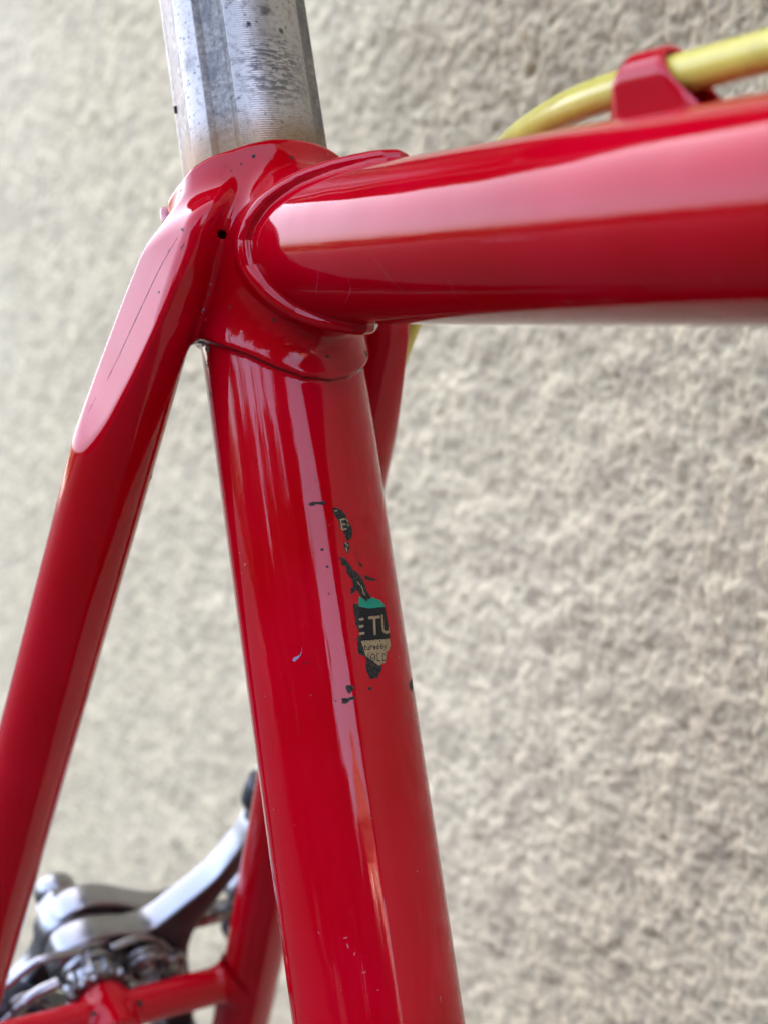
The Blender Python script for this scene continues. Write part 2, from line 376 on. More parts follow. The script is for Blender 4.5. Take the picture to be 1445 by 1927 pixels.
STROKES = {
  'E': [[-0.78, -69.17, -0.25, -69.14], [-0.98, -70.36, -0.5, -70.32], [-1.18, -71.54, -0.51, -71.49]],
  'T': [[1.07, -69.1, 3.2, -69.06], [2.07, -69.18, 1.7, -71.78]],
  'U': [[3.97, -68.92, 3.71, -70.63], [3.71, -70.63, 3.67, -71.36], [3.67, -71.36, 4.03, -71.7], [4.03, -71.7, 4.6, -71.77], [4.6, -71.77, 5.32, -71.52], [5.32, -71.52, 5.89, -68.91]],
  'E2': [[-1.67, -52.24, -1.63, -53.93], [-1.67, -52.24, -0.87, -52.15], [-1.63, -53.09, -0.97, -53.03], [-1.63, -53.93, -0.92, -53.88]],
  'spk': [[-0.55, -52.21, -0.34, -52.69], [-0.5, -53.06, -0.27, -53.39], [-1.43, -56.17, -1.01, -56.73], [-1.39, -57.02, -1.35, -57.65], [-0.21, -63.0, 0.2, -63.46], [0.41, -63.68, 0.59, -64.33], [0.55, -64.53, 0.77, -65.18], [-2.48, -50.62, -2.04, -50.66]],
  'small': [[-0.98, -73.84, -1.24, -73.72], [-1.24, -73.72, -1.39, -73.97], [-1.39, -73.97, -1.32, -74.23], [-1.32, -74.23, -1.03, -74.14], [-0.59, -73.5, -0.7, -74.16], [-0.7, -74.16, -0.56, -74.27], [-0.79, -73.74, -0.43, -73.76], [-0.21, -73.77, -0.28, -74.18], [-0.28, -74.18, -0.13, -74.29], [-0.13, -74.29, 0.09, -74.19], [0.16, -73.79, 0.07, -74.3], [0.39, -73.8, 0.29, -74.31], [0.36, -73.95, 0.55, -73.81], [0.55, -73.81, 0.71, -73.86], [0.95, -74.08, 1.39, -74.1], [1.39, -74.1, 1.34, -73.86], [1.34, -73.86, 1.13, -73.83], [1.13, -73.83, 0.95, -74.08], [0.95, -74.08, 1.04, -74.34], [1.04, -74.34, 1.33, -74.3], [2.11, -73.56, 1.94, -74.37], [2.02, -73.96, 1.82, -73.85], [1.82, -73.85, 1.59, -74.1], [1.59, -74.1, 1.72, -74.37], [1.72, -74.37, 1.96, -74.27], [2.7, -73.57, 2.53, -74.39], [2.61, -73.98, 2.87, -73.89], [2.87, -73.89, 3.07, -74.15], [3.07, -74.15, 2.77, -74.4], [2.77, -74.4, 2.55, -74.29], [3.34, -73.9, 3.46, -74.42], [3.81, -73.91, 3.28, -74.68]],
  'NOLD': [[-0.82, -75.26, -0.9, -76.03], [-1.04, -74.88, -0.52, -76.24], [-0.23, -74.97, -0.4, -76.26], [0.17, -75.64, 0.45, -75.15], [0.45, -75.15, 0.91, -75.16], [0.91, -75.16, 1.06, -75.73], [1.06, -75.73, 0.7, -76.29], [0.7, -76.29, 0.25, -76.29], [0.25, -76.29, 0.17, -75.64], [1.55, -75.18, 1.39, -76.32], [1.39, -76.32, 2.0, -76.34], [2.67, -75.24, 2.49, -76.39], [2.67, -75.24, 3.28, -75.37], [3.28, -75.37, 3.54, -75.85], [3.54, -75.85, 3.13, -76.36], [3.13, -76.36, 2.49, -76.39]],
}
TICKS = [[-21.95, -97.86, 0.14], [-17.15, -100.67, 0.1], [-15.35, -117.84, 0.16], [-10.87, -119.04, 0.2], [-10.62, -120.31, 0.22], [-9.7, -121.66, 0.16], [-8.69, -124.67, 0.2], [-12.8, -126.93, 0.1], [-6.92, -127.65, 0.13], [4.04, -131.34, 0.2], [-21.6, -54.62, 0.16], [-20.45, -56.84, 0.2], [-21.81, -58.07, 0.13], [3.15, -111.06, 0.12], [-23.6, -106.93, 0.1], [-14.32, -40.78, 0.1], [4.17, -131.95, 0.12], [-19.86, -79.26, 0.1], [-25.09, -66.51, 0.12], [-3.85, -101.27, 0.1]]
TTSCR = [[[54.32, -12.2, -3.84], [55.73, -11.71, -5.39], [57.26, -10.58, -7.65], [59.09, -9.59, -9.03]], [[38.75, -11.91, -4.59], [36.67, -10.86, -6.88], [33.05, -9.1, -9.16]], [[46.15, -11.16, -6.47], [45.0, -9.96, -8.35], [40.61, -8.18, -10.16]], [[79.75, -12.34, -3.56], [86.27, -12.35, -3.65], [91.39, -12.33, -3.79]], [[70.81, -10.82, -7.48], [70.35, -8.64, -10.21]]]


# ================================================================ THE BICYCLE
bike = empty('bicycle'); bike.rotation_euler = ROOT.to_euler()
tag(bike, 'red lugged steel bicycle frame with fluted silver seat post and yellow brake cable', 'bicycle')

V, Q, N = surface_nets(sdf, (-27, -40, -45), (62, 40, 22), .38)
FC = V[Q].mean(1)
s, rho, phi, xt, rt, xe, dn, d_st, d_tt, sleeve, ring, sock, bead, stay = prims(FC)
lug_d = np.minimum(np.minimum(sleeve, sock), np.minimum(ring, bead)) - .05
stack = np.stack([lug_d, stay, d_st, d_tt]); cls = stack.argmin(0)
keep = (s > -44) & (xt < 60) & ~((cls == 1) & (dn > 29.5)) & ~((cls == 2) & (s > 2))
def take(mask, extra=None):
    q = Q[mask & keep]; u, inv = np.unique(q, return_inverse=True); Vv, Nn, q = V[u], N[u], inv.reshape(q.shape)
    if extra is not None:
        Ve, Fe, Ne = extra; q = np.vstack([q, np.asarray(Fe)+len(Vv)]); Vv = np.vstack([Vv, Ve]); Nn = np.vstack([Nn, Ne])
    return Vv, q, Nn
def open_tube(A, D, t0, t1, r, seg=144, steps=24):
    D = D/np.linalg.norm(D); u, v, _ = frame_of(D); a = np.arange(seg)*2*np.pi/seg
    ts = np.concatenate([[t0, t0+1.5], np.linspace(t0+4, t1, steps)]); rs = np.full(len(ts), r); rs[0] = r-.02
    nn = np.cos(a)[:, None]*u+np.sin(a)[:, None]*v
    V_ = np.concatenate([A+D*t+nn*q for t, q in zip(ts, rs)]); F_ = []
    for i in range(len(ts)-1):
        j = np.arange(seg); k = (j+1) % seg
        F_.append(np.stack([i*seg+j, i*seg+k, (i+1)*seg+k, (i+1)*seg+j], 1))
    return V_, np.concatenate(F_), np.tile(nn, (len(ts), 1))
O = np.zeros(3); MY = np.array([1, -1, 1.])
def part(name, mask, extra=None, label=None):
    v, q, n = take(mask, extra); o = add_mesh(name, v, q, PAINT, bike, normals=n)
    if label: o['label'] = label
    return o
seat_lug = part('seat_lug', cls == 0)
seat_tube = part('seat_tube', cls == 2, open_tube(O, DS, 43.5, 540, R_ST))
top_tube = part('top_tube', cls == 3, open_tube(O, DT, 59.5, 540, R_TT))
ny = part('seatstay', (cls == 1) & (FC[:, 1] < 0), open_tube(S0, SD, 29.0, 520, R_SS), 'near stay with a long flat scalloped cap')
fy = part('seatstay', (cls == 1) & (FC[:, 1] >= 0), open_tube(S0*MY+np.array([0, .9, 0]), SD*MY, 29.0, 520, R_SS))

# worn ear at the back of the collar
def rounded_box(c, ax, size, bev, seg=3):
    bm = bmesh.new(); bmesh.ops.create_cube(bm, size=1)
    for v in bm.verts: v.co = Vector((v.co.x*size[0], v.co.y*size[1], v.co.z*size[2]))
    bmesh.ops.bevel(bm, geom=bm.edges[:], offset=bev, segments=seg, profile=.5, affect='EDGES')
    M = np.stack(ax, 1); Vv = np.array([M@np.array(v.co)+c for v in bm.verts]); Ff = [tuple(v.index for v in f.verts) for f in bm.faces]; bm.free(); return Vv, Ff
def seat_pt(s_, phid, r): 
    p = math.radians(phid); return -DS*s_ + r*(math.cos(p)*E1+math.sin(p)*np.array([0, 1., 0]))
c0 = seat_pt(8.6, -116, 17.2); n0 = seat_pt(0, -116, 1.); t0 = np.cross(-DS, n0)
vv, ff = rounded_box(c0, (n0, t0, -DS), (2.2, 3.4, 4.0), .9)
add_mesh('binder_ear', vv, ff, mat_simple('rubbed_pink_paint', (.46, .06, .07), .35, 0, noise=(500, (.55, .30, .28)), coat=.6), seat_lug)

# ---------------------------------------------------------------- seat post (own frame, z along its axis, so its turning marks follow it)
FLUTES = [(-62, -37, 1.25), (28, 56, 1.1), (-130, -81, 1.1), (90, 130, .9), (165, 195, .9)]
S_A, S_B = -10.0, 104.0
nphi = 720; ph = np.arange(nphi)*360./nphi-180; rr = np.full(nphi, 13.6); flm = np.zeros(nphi, int)
for a, b, dpt in FLUTES:
    for off in (-360, 0, 360):
        t = (ph+off-a)/(b-a); ins_ = (t > 0) & (t < 1); e = np.minimum(t, 1-t)*(b-a)
        rr[ins_] -= (dpt*np.clip(e/5.0, 0, 1)**.8*(.55+.45*np.sin(np.pi*t)))[ins_]; flm[ins_] = 1
ss = np.linspace(S_A, S_B, 60); rad = np.radians(ph)
Vp = np.concatenate([np.stack([rr*np.cos(rad), rr*np.sin(rad), np.full(nphi, q_)], 1) for q_ in ss])*.001
j = np.arange(nphi); k = (j+1) % nphi; Fp = np.concatenate([np.stack([i*nphi+j, i*nphi+k, (i+1)*nphi+k, (i+1)*nphi+j], 1) for i in range(len(ss)-1)])
post = add_mesh('seat_post', Vp, Fp, [POST_L, POST_F], bike, fm=np.tile(flm, len(ss)-1), mm=False)
M = Matrix((( E1[0], 0, -DS[0], 0), (0, 1, 0, 0), (E1[2], 0, -DS[2], LUG_H), (0, 0, 0, 1))); post.matrix_local = M
# saddle above the picture's top edge: the top tube mirrors its dark underside
SADX = np.array([-165, -158, -140, -110, -60, -40, -15, 10, 40, 70, 84, 90.]); SADW = np.array([12, 42, 62, 70, 63, 52, 35, 24, 20, 18, 13, 4.])
sx = np.linspace(-165, 90, 60); sw = np.interp(sx, SADX, SADW); sw = np.convolve(np.pad(sw, 2, 'edge'), np.ones(5)/5, 'valid')
Vs = []
for x_, w_ in zip(sx, sw):
    for t_ in np.arange(40)*2*np.pi/40:
        cy_, cz_ = math.cos(t_), math.sin(t_)
        Vs.append((x_, w_*np.sign(cy_)*abs(cy_)**.7, 114+5*((x_+60)/100)**2*.4+(14 if cz_ > 0 else 17)*np.sign(cz_)*abs(cz_)**.7))
Fs = [(i*40+j_, i*40+(j_+1) % 40, (i+1)*40+(j_+1) % 40, (i+1)*40+j_) for i in range(59) for j_ in range(40)]+[tuple(range(40))[::-1], tuple(59*40+j_ for j_ in range(40))]
saddle = add_mesh('saddle', Vs, Fs, mat_simple('black_leather', (.010, .009, .009), .5, 0, noise=(80, (.02, .017, .015))), bike)
for sg in (-1, 1):
    v_, f_ = sweep(smooth_path([(-140, 35*sg, 104), (-90, 26*sg, 92), (-50, 22*sg, 88), (0, 22*sg, 88), (40, 15*sg, 94), (78, 6*sg, 106)], 8), 3.5, 16); add_mesh('saddle_rail', v_, f_, DSTEEL, saddle)
vv, ff = rounded_box(np.array([-30., 0, 91]), np.eye(3), (34, 54, 12), 3); add_mesh('saddle_clamp', vv, ff, DSTEEL, saddle)
# little black burr standing off the back edge of the post
vv, ff = rounded_box(seat_pt(30, -122, 12.5), (seat_pt(0, -119, 1.), np.cross(-DS, seat_pt(0, -119, 1.)), -DS), (1.7, .3, 1.5), .12)
add_mesh('burr', vv, ff, DSTEEL, bike).data.materials[0] = CHIP

# ---------------------------------------------------------------- worn patches: the old decal under the red paint
def in_poly(pts, X, Y):
    inside = np.zeros(X.shape, bool); n = len(pts)
    for i in range(n):
        x1, y1 = pts[i]; x2, y2 = pts[(i+1) % n]
        if y1 == y2: continue
        c = ((y1 > Y) != (y2 > Y)) & (X < (x2-x1)*(Y-y1)/(y2-y1)+x1); inside ^= c
    return inside
def seg_d(sg, X, Y):
    x1, y1, x2, y2 = sg; dx, dy = x2-x1, y2-y1; t = np.clip(((X-x1)*dx+(Y-y1)*dy)/max(dx*dx+dy*dy, 1e-9), 0, 1)
    return np.hypot(X-x1-t*dx, Y-y1-t*dy)
def wobble(X, Y, sc, seed):
    r = np.random.RandomState(seed); o = 0
    for i in range(7):
        a, b, p, q = r.normal(0, sc, 2).tolist()+r.uniform(0, 6.28, 2).tolist(); o = o+np.sin(a*X+b*Y+p+1.3*np.sin(q+b*X*.7))
    return o/7
def raster_patch(name, poly, colour_fn, mats, h=.055, lift=.035, seed=0, label=None, edge=.16):
    poly = np.array(poly); lo = poly.min(0)-.3; hi = poly.max(0)+.3
    ax, ay = np.arange(lo[0], hi[0], h), np.arange(lo[1], hi[1], h)
    X, Y = np.meshgrid((ax[:-1]+ax[1:])/2, (ay[:-1]+ay[1:])/2, indexing='ij')
    Xw = X+edge*wobble(X, Y, 5.5, seed)+.10*wobble(X, Y, 15, seed+2); Yw = Y+edge*wobble(X, Y, 5.5, seed+1)+.10*wobble(X, Y, 15, seed+3)
    msk = in_poly(poly, Xw, Yw); col = colour_fn(X, Y)
    GX, GY = np.meshgrid(ax, ay, indexing='ij'); ang = GX/R_ST; r = R_ST+lift
    Vg = (-DS[None]*GY.ravel()[:, None]+r*(np.cos(ang).ravel()[:, None]*E1+np.sin(ang).ravel()[:, None]*np.array([0, 1., 0])))
    I, J = np.nonzero(msk); n1 = len(ay)
    F_ = np.stack([I*n1+J, (I+1)*n1+J, (I+1)*n1+J+1, I*n1+J+1], 1)
    # face outward
    u, inv = np.unique(F_, return_inverse=True)
    o = add_mesh(name, Vg[u], inv.reshape(F_.shape), mats, seat_tube, fm=col[I, J])
    nv = (Vg[u]-(-DS[None]*(GY.ravel()[u])[:, None])); 
    f0 = o.data.polygons[0]; 
    if f0.normal.dot(Vector(nv[inv.reshape(F_.shape)[0, 0]])) < 0: o.data.flip_normals()
    if label: o['label'] = label
    return o
const = lambda k: (lambda X, Y: np.full(X.shape, k))
PALE = mat_simple('chalky_red_nick', (.42, .09, .11), .6)
MATS = [CHIP, TAN, BLACKP, GREENP]
def main_patch(X, Y):
    c = np.full(X.shape, 2)
    c[in_poly(POLY['T'], X, Y)] = 1
    g = in_poly(POLY['G'], X, Y); c[g] = 3
    c[(Y < -71.8-2.9) & (c == 2)] = 0
    xl = np.interp(Y, [-76, -73, -70, -67], [-.6, -1.15, -1.0, -.55]); c[(X < xl) & ~g] = 0
    for k, wd, v in (('E', .21, 1), ('T', .25, 1), ('U', .24, 1), ('small', .075, 2), ('NOLD', .075, 2)):
        for sg in STROKES[k]:
            hit = seg_d(sg, X, Y) < wd
            if k == 'E': c[hit] = 1
            elif v == 1: c[hit & (c == 2)] = 1
            else: c[hit & (c == 1)] = 2
    r = wobble(X, Y, 9, 33); c[(r > .42) & (c != 3)] = 0
    return c
def top_patch(X, Y):
    c = np.full(X.shape, 0)
    for sg in STROKES['E2']: c[seg_d(sg, X, Y) < .13] = 1
    for sg in STROKES['spk']: c[seg_d(sg, X, Y) < .10] = 1
    return c
raster_patch('decal_remnant', POLY['P1'], main_patch, MATS, seed=3, label='exposed scrap of old decal reading E TU, ctured by, NOLD', edge=.13)
raster_patch('paint_chip', POLY['P2'], top_patch, MATS, seed=5)
raster_patch('decal_remnant', POLY['P3'], top_patch, MATS, seed=6, label='small scrap of old decal showing a tan E', edge=.1)
raster_patch('paint_chip', POLY['P4'], top_patch, MATS, seed=8)
for i, kx in enumerate(('P5', 'P6', 'P7', 'P8', 'P9', 'P10', 'P11')): raster_patch('paint_chip', POLY[kx], const(0), MATS, seed=10+i, edge=.14)
raster_patch('scratch', POLY['W'], const(0), [NICK], seed=22, label='pale bluish scratch', edge=.03)
for i, (a_, s_, r_) in enumerate(DOTS):
    r_ = max(r_, .1); pp = [(a_+r_*math.cos(t)*(1+.3*math.sin(3*t+i)), s_+r_*math.sin(t)*(1+.25*math.cos(2*t+i))) for t in np.linspace(0, 6.28, 11)[:-1]]
    raster_patch('paint_chip', pp, const(0), [SCAR if i % 3 == 2 else CHIP], h=.05, seed=40+i, edge=.05)

for i, (a_, s_, r_) in enumerate(TICKS):
    t_ = random.uniform(0, 3.1); ca_, sa_ = math.cos(t_), math.sin(t_)
    pp = [(a_+r_*(1.8*math.cos(t)*ca_-.45*math.sin(t)*sa_), s_+r_*(1.8*math.cos(t)*sa_+.45*math.sin(t)*ca_)) for t in np.linspace(0, 6.28, 11)[:-1]]
    raster_patch('paint_nick', pp, const(0), [PALE], h=.045, seed=70+i, edge=.06)

# chips and scratches on the lug and the stay cap: thin flakes laid on the surface itself
def project_sdf(Pp, it=6):
    Pp = np.array(Pp, float)
    for _ in range(it):
        g = np.stack([sdf(Pp+np.eye(3)[k]*.03)-sdf(Pp-np.eye(3)[k]*.03) for k in range(3)], 1)/.06
        Pp = Pp-g*(sdf(Pp)/np.maximum((g*g).sum(1), .3))[:, None]
    return Pp, g/np.linalg.norm(g, axis=1)[:, None]
def ribbon(name, pts, width, mat, parent, lift=.03):
    path = smooth_path(pts, 10); path, nn = project_sdf(path); T = np.gradient(path, axis=0); T /= np.linalg.norm(T, axis=1)[:, None]
    B = np.cross(nn, T); n = len(path); wv = width*.5*np.sin(np.pi*np.linspace(.04, .96, n))**.5*(1+.35*np.random.normal(0, 1, n)).clip(.3, 1.8)
    L, _ = project_sdf(path-B*wv[:, None], 3); R_, _ = project_sdf(path+B*wv[:, None], 3); L += nn*lift; R_ += nn*lift
    V_ = np.vstack([L, R_]); F_ = [(i, i+1, n+i+1, n+i) for i in range(n-1)]
    return add_mesh(name, V_, F_, mat, parent)
def blob(name, c, r, mat, parent, seed=0, el=1.0):
    c, nn = project_sdf([c]); c, nn = c[0], nn[0]; u, v, _ = frame_of(nn); rs = np.random.RandomState(seed); P_ = [c]
    a0 = rs.uniform(0, 3.1)
    for ring_ in (.5, 1.):
        for t in np.arange(10)*2*np.pi/10:
            q_ = r*ring_*(1+.35*rs.normal() if ring_ == 1 else 1); ca, sa = math.cos(t)*q_*el, math.sin(t)*q_
            P_.append(c+u*(ca*math.cos(a0)-sa*math.sin(a0))+v*(ca*math.sin(a0)+sa*math.cos(a0)))
    P_, n2 = project_sdf(P_); P_ += n2*.03
    F_ = [(0, 1+i, 1+(i+1) % 10) for i in range(10)]+[(1+i, 11+i, 11+(i+1) % 10, 1+(i+1) % 10) for i in range(10)]
    return add_mesh(name, P_, F_, mat, parent)
cutpt = lambda dn_, wx_: S0+SD*dn_+np.array([wx_, 0, 0])+np.array([0, float(np.interp(dn_, CUTD, CUTY)), 0])
PALE2 = mat_simple('faint_scuff', (.40, .02, .045), .5)
DARKLINE = mat_simple('crack_in_paint', (.10, .01, .03), .6)
ribbon('scratch', [cutpt(-17, 1.9), cutpt(-11, .9), cutpt(-4, .3), cutpt(4, -.3), cutpt(10, -.8)], .20, DARKLINE, ny)
ribbon('scratch', [cutpt(13.5, -2.0), cutpt(16.5, -2.2)], .10, DARKLINE, ny)
ribbon('scratch', [cutpt(-16, 4.9), cutpt(-14.9, 4.6)], .22, CHIP, ny)
blob('paint_chip', cutpt(-18.6, 2.3), .30, CHIP, ny, 1, 2.0); blob('paint_chip', cutpt(-14.8, 1.2), .26, CHIP, ny, 2, 1.6)
blob('paint_chip', cutpt(-7, 4.2), .18, CHIP, ny, 3, 1.6)
for i, (s_, p_, r_, el) in enumerate([(11.4, -30, .26, 1.8), (10.2, -38, .18, 1), (8.9, -44, .15, 1), (9.6, -47, .12, 1), (10.6, -8, .32, 1.3), (8, -50, .14, 1), (-24.5, -2, .25, 1), (-22.6, 40, .45, 1.8), (-26.6, 26, .35, 2.0), (-17, -30, .22, 1.5), (-13.6, -58, .2, 1)]):
    blob('paint_chip', seat_pt(s_, p_, 16.5), r_, CHIP, seat_lug, 10+i, el)
for i, (s_, p_) in enumerate([(-5.4, -77), (-7.2, -80), (-10.2, -85), (-11.6, -88), (-3.4, -74)]):
    blob('paint_chip', seat_pt(s_, p_, 17), .16+.06*(i % 3), NICK if i % 2 == 0 else SCAR, seat_lug, 30+i, 2.2)
for i, (s_, p_, r_) in enumerate([(-17.0, -99, .9), (-18.2, -93, .7), (-16.3, -104, .6), (-20.5, -97, .45), (-26, -99, .4)]):
    blob('paint_chip', seat_pt(s_, p_, 15), r_, CHIP, seat_lug, 50+i, 1.6)
GRIME = mat_simple('grime_in_seam', (.022, .006, .005), .7)
lowp = [seat_pt(float(np.interp(a, LOWX, LOWS))-.12, a, 14.9) for a in range(-104, 46, 6)]
ribbon('seam_grime', lowp, .34, GRIME, seat_lug, lift=.02)
ribbon('seam_grime', [seat_pt(q_, a, 16.) for q_, a in ((-14, -99), (-11, -90), (-8, -82), (-5, -77))], .13, GRIME, seat_lug, lift=.02)
for pts_ in TTSCR: ribbon('scratch', pts_, .11, PALE2, top_tube, lift=.02)
blob('paint_chip', S0+SD*27+np.array([4.4, 6.4, -2.4]), .5, CHIP, ny, 71, 1.5)

# ---------------------------------------------------------------- brake bridge between the stays, with its bolt boss
BM = np.array([-81.5, 0, -181.9]); UPV = np.array([.4354, 0, .9002]); BK = np.array([-.9002, 0, .4354]); LAT = np.array([0, 1., 0])
def stay_d(P):
    ya = -np.abs(P[..., 1]); q = np.stack([P[..., 0]-S0[0], ya-S0[1], P[..., 2]-S0[2]], -1); t = q@SD
    return np.sqrt(np.maximum((q*q).sum(-1)-t*t, 0))-R_SS
def sdf_bridge(P):
    q = P-BM; t = q@BK; u = q@UPV; y = P[..., 1]
    bar = np.maximum(np.sqrt(t*t+u*u)-4.75, np.abs(y)-37.5)
    boss = smax(np.sqrt(y*y+u*u)-6.1, np.maximum(t-5.8, -7.5-t), 1.2)
    return smin(smin(bar, boss, 2.0), stay_d(P), 3.2)
Vb, Qb, Nb = surface_nets(sdf_bridge, (-97, -38, -197), (-70, 38, -170), .5)
fb = Vb[Qb].mean(1); kb = stay_d(fb) > .03; qb = Qb[kb]; u_, inv = np.unique(qb, return_inverse=True)
bridge = add_mesh('brake_bridge', Vb[u_], inv.reshape(qb.shape), PAINT, bike, normals=Nb[u_])
def chip_on(fn, p, r, parent, seed):
    global sdf
    keep_f = sdf; sdf = fn
    try: blob('paint_chip', p, r, CHIP, parent, seed, 1.5)
    finally: sdf = keep_f
chip_on(sdf_bridge, BM+BK*3+LAT*6.5+UPV*4, .8, bridge, 81); chip_on(sdf_bridge, BM+BK*-2+LAT*6.5+UPV*4, .6, bridge, 82)
chip_on(sdf_bridge, BM+BK*1-LAT*5.5+UPV*4.5-BK*3, .6, bridge, 83)

# ---------------------------------------------------------------- brake caliper behind the bridge
cal = empty('brake_caliper', bike)
def cpt(l, u, t): return BM+LAT*l+UPV*u+BK*t
def disc(name, t0, t1, r, mat, seg=40, l=0, u=0, bev=.5, ridges=0):
    a = np.arange(seg)*2*np.pi/seg; prof = [(t0, r-bev), (t0+bev*.4, r-bev*.3), (t0+bev, r), (t1-bev, r), (t1-bev*.4, r-bev*.3), (t1, r-bev)]
    V_ = []
    for t, q_ in prof:
        rr_ = q_*(1-(.13*(np.sin(a*ridges) > 0) if ridges else 0*a))
        V_ += [cpt(l+rr_[i]*math.cos(a[i]), u+rr_[i]*math.sin(a[i]), t) for i in range(seg)]
    n = len(prof); F_ = [(i*seg+j, i*seg+(j+1) % seg, (i+1)*seg+(j+1) % seg, (i+1)*seg+j) for i in range(n-1) for j in range(seg)]
    F_ += [tuple(range(seg))[::-1], tuple((n-1)*seg+j for j in range(seg))]
    o = add_mesh(name, V_, F_, mat, cal)
    bm = bmesh.new(); bm.from_mesh(o.data); bmesh.ops.recalc_face_normals(bm, faces=bm.faces[:]); bm.to_mesh(o.data); bm.free()
    o.data.set_sharp_from_angle(angle=math.radians(38)); return o
def plate(name, outline, t0, t1, mat, bev=1.0, n=6):
    P2 = np.array(outline+outline[:1], float); P2 = smooth_path(np.vstack([P2[-2:-1], P2, P2[1:2]]), n)[n:-n-1]
    bm = bmesh.new(); vs = [bm.verts.new(Vector(cpt(l, u, t0))) for l, u in P2]; f = bm.faces.new(vs)
    r = bmesh.ops.extrude_face_region(bm, geom=[f]); bmesh.ops.translate(bm, vec=Vector(BK*(t1-t0)), verts=[v for v in r['geom'] if isinstance(v, bmesh.types.BMVert)])
    bm.normal_update(); bmesh.ops.recalc_face_normals(bm, faces=bm.faces[:])
    rim = [e for e in bm.edges if len(e.link_faces) == 2 and e.calc_face_angle(0) > 1.2 and abs((e.verts[0].co-e.verts[1].co).normalized().dot(Vector(BK))) < .5]
    bmesh.ops.bevel(bm, geom=rim, offset=bev, segments=3, profile=.5, affect='EDGES')
    V_ = np.array([v.co for v in bm.verts]); F_ = [tuple(v.index for v in f.verts) for f in bm.faces]; bm.free()
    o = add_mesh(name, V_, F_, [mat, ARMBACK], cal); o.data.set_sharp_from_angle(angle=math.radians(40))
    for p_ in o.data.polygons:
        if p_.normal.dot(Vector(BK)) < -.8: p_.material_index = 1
    return o
disc('lock_washer', 6.0, 8.0, 8.4, DSTEEL, ridges=14, seg=84)
disc('serrated_spacer', 8.2, 12.2, 7.7, STEEL, ridges=9, seg=72, bev=.4)
disc('spacer', 12.4, 15.2, 7.9, STEEL)
disc('pivot_hub', 15.0, 23.8, 9.3, STEEL, bev=.8)
disc('pivot_hub', 24.4, 33.0, 9.2, STEEL, bev=.9)
disc('pivot_nut', 33.2, 38.5, 6.6, STEEL, seg=6, bev=.5)
disc('bolt_cap', 38.5, 45, 5.6, STEEL, bev=1.8)
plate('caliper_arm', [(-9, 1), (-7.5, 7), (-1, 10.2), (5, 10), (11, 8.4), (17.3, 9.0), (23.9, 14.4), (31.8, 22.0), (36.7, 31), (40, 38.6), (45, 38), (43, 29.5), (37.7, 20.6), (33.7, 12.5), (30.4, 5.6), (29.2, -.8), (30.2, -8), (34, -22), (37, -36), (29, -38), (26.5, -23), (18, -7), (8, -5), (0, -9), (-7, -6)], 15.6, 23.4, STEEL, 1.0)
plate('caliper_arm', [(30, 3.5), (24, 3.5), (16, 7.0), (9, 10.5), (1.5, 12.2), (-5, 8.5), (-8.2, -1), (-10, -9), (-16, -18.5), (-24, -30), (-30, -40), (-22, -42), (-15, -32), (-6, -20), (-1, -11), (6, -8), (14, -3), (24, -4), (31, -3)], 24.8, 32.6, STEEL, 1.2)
# return spring, cable anchor, adjuster, shoes
def rod(name, pts, r, mat, parent=cal, seg=20, n=8):
    v_, f_ = sweep(smooth_path(pts, n), r, seg); return add_mesh(name, v_, f_, mat, parent)
rod('return_spring', [cpt(-3, 9, 13.5), cpt(-13, 9.4, 13.6), cpt(-18, 6, 13.8), cpt(-24, -1, 14), cpt(-31, -10, 14)], 1.1, STEEL)
rod('return_spring', [cpt(-9, 2.5, 11), cpt(-15, 0, 11), cpt(-22, -7, 11), cpt(-28, -14, 12)], 1.5, STEEL)
rod('return_spring', [cpt(4, 8, 13), cpt(12, 9, 13.4), cpt(19, 4, 13.6), cpt(25, -5, 13.8), cpt(29, -14, 14)], 1.1, DSTEEL)
coil = [cpt(13.5+5.0*math.cos(t), 2+5.0*math.sin(t), 8+t*.38) for t in np.linspace(0, 4*math.pi, 40)]
rod('spring_coil', coil, 1.15, DSTEEL, n=2)
coil = [cpt(-16+4.5*math.cos(t), -6+4.5*math.sin(t), 10+t*.3) for t in np.linspace(0, 4*math.pi, 40)]
rod('spring_coil', coil, 1.1, DSTEEL, n=2)
disc('arm_screw', 8.5, 15.5, 3.0, STEEL, l=13.5, u=2, bev=1.2); disc('arm_screw', 10.5, 15, 3.6, DSTEEL, l=23, u=-3, bev=1.2)
disc('cable_anchor', 16, 25, 4.8, STEEL, l=44.5, u=10.5, bev=2.4)
vv, ff = rounded_box(cpt(38, 2.5, 21), (LAT, UPV, BK), (15, 4.6, 5), .8); add_mesh('quick_release_lever', vv, ff, DSTEEL, cal)
vv, ff = rounded_box(cpt(44.5, -.5, 20), (LAT, UPV, BK), (5, 14, 7), 1.6); add_mesh('lever_knob', vv, ff, RUBBER, cal)
vv, ff = rounded_box(cpt(-15, -15.5, 17), (LAT*.8-UPV*.6, LAT*.6+UPV*.8, BK), (28, 14, 13), 2.5); add_mesh('brake_shoe', vv, ff, RUBBER, cal)
vv, ff = rounded_box(cpt(34, -42, 20), (LAT, UPV, BK), (9, 12, 48), 2.); add_mesh('brake_shoe', vv, ff, RUBBER, cal)
rod('adjuster', [cpt(42, 38, 20), cpt(42, 45, 20), cpt(42, 55, 20)], 3.4, STEEL)
av, af = sweep([cpt(42, q_, 20) for q_ in (42.5, 43.2, 50, 51)], [4.2, 5.2, 5.2, 4.2], 32); add_mesh('adjuster_knob', av, af, RUBBER, cal)

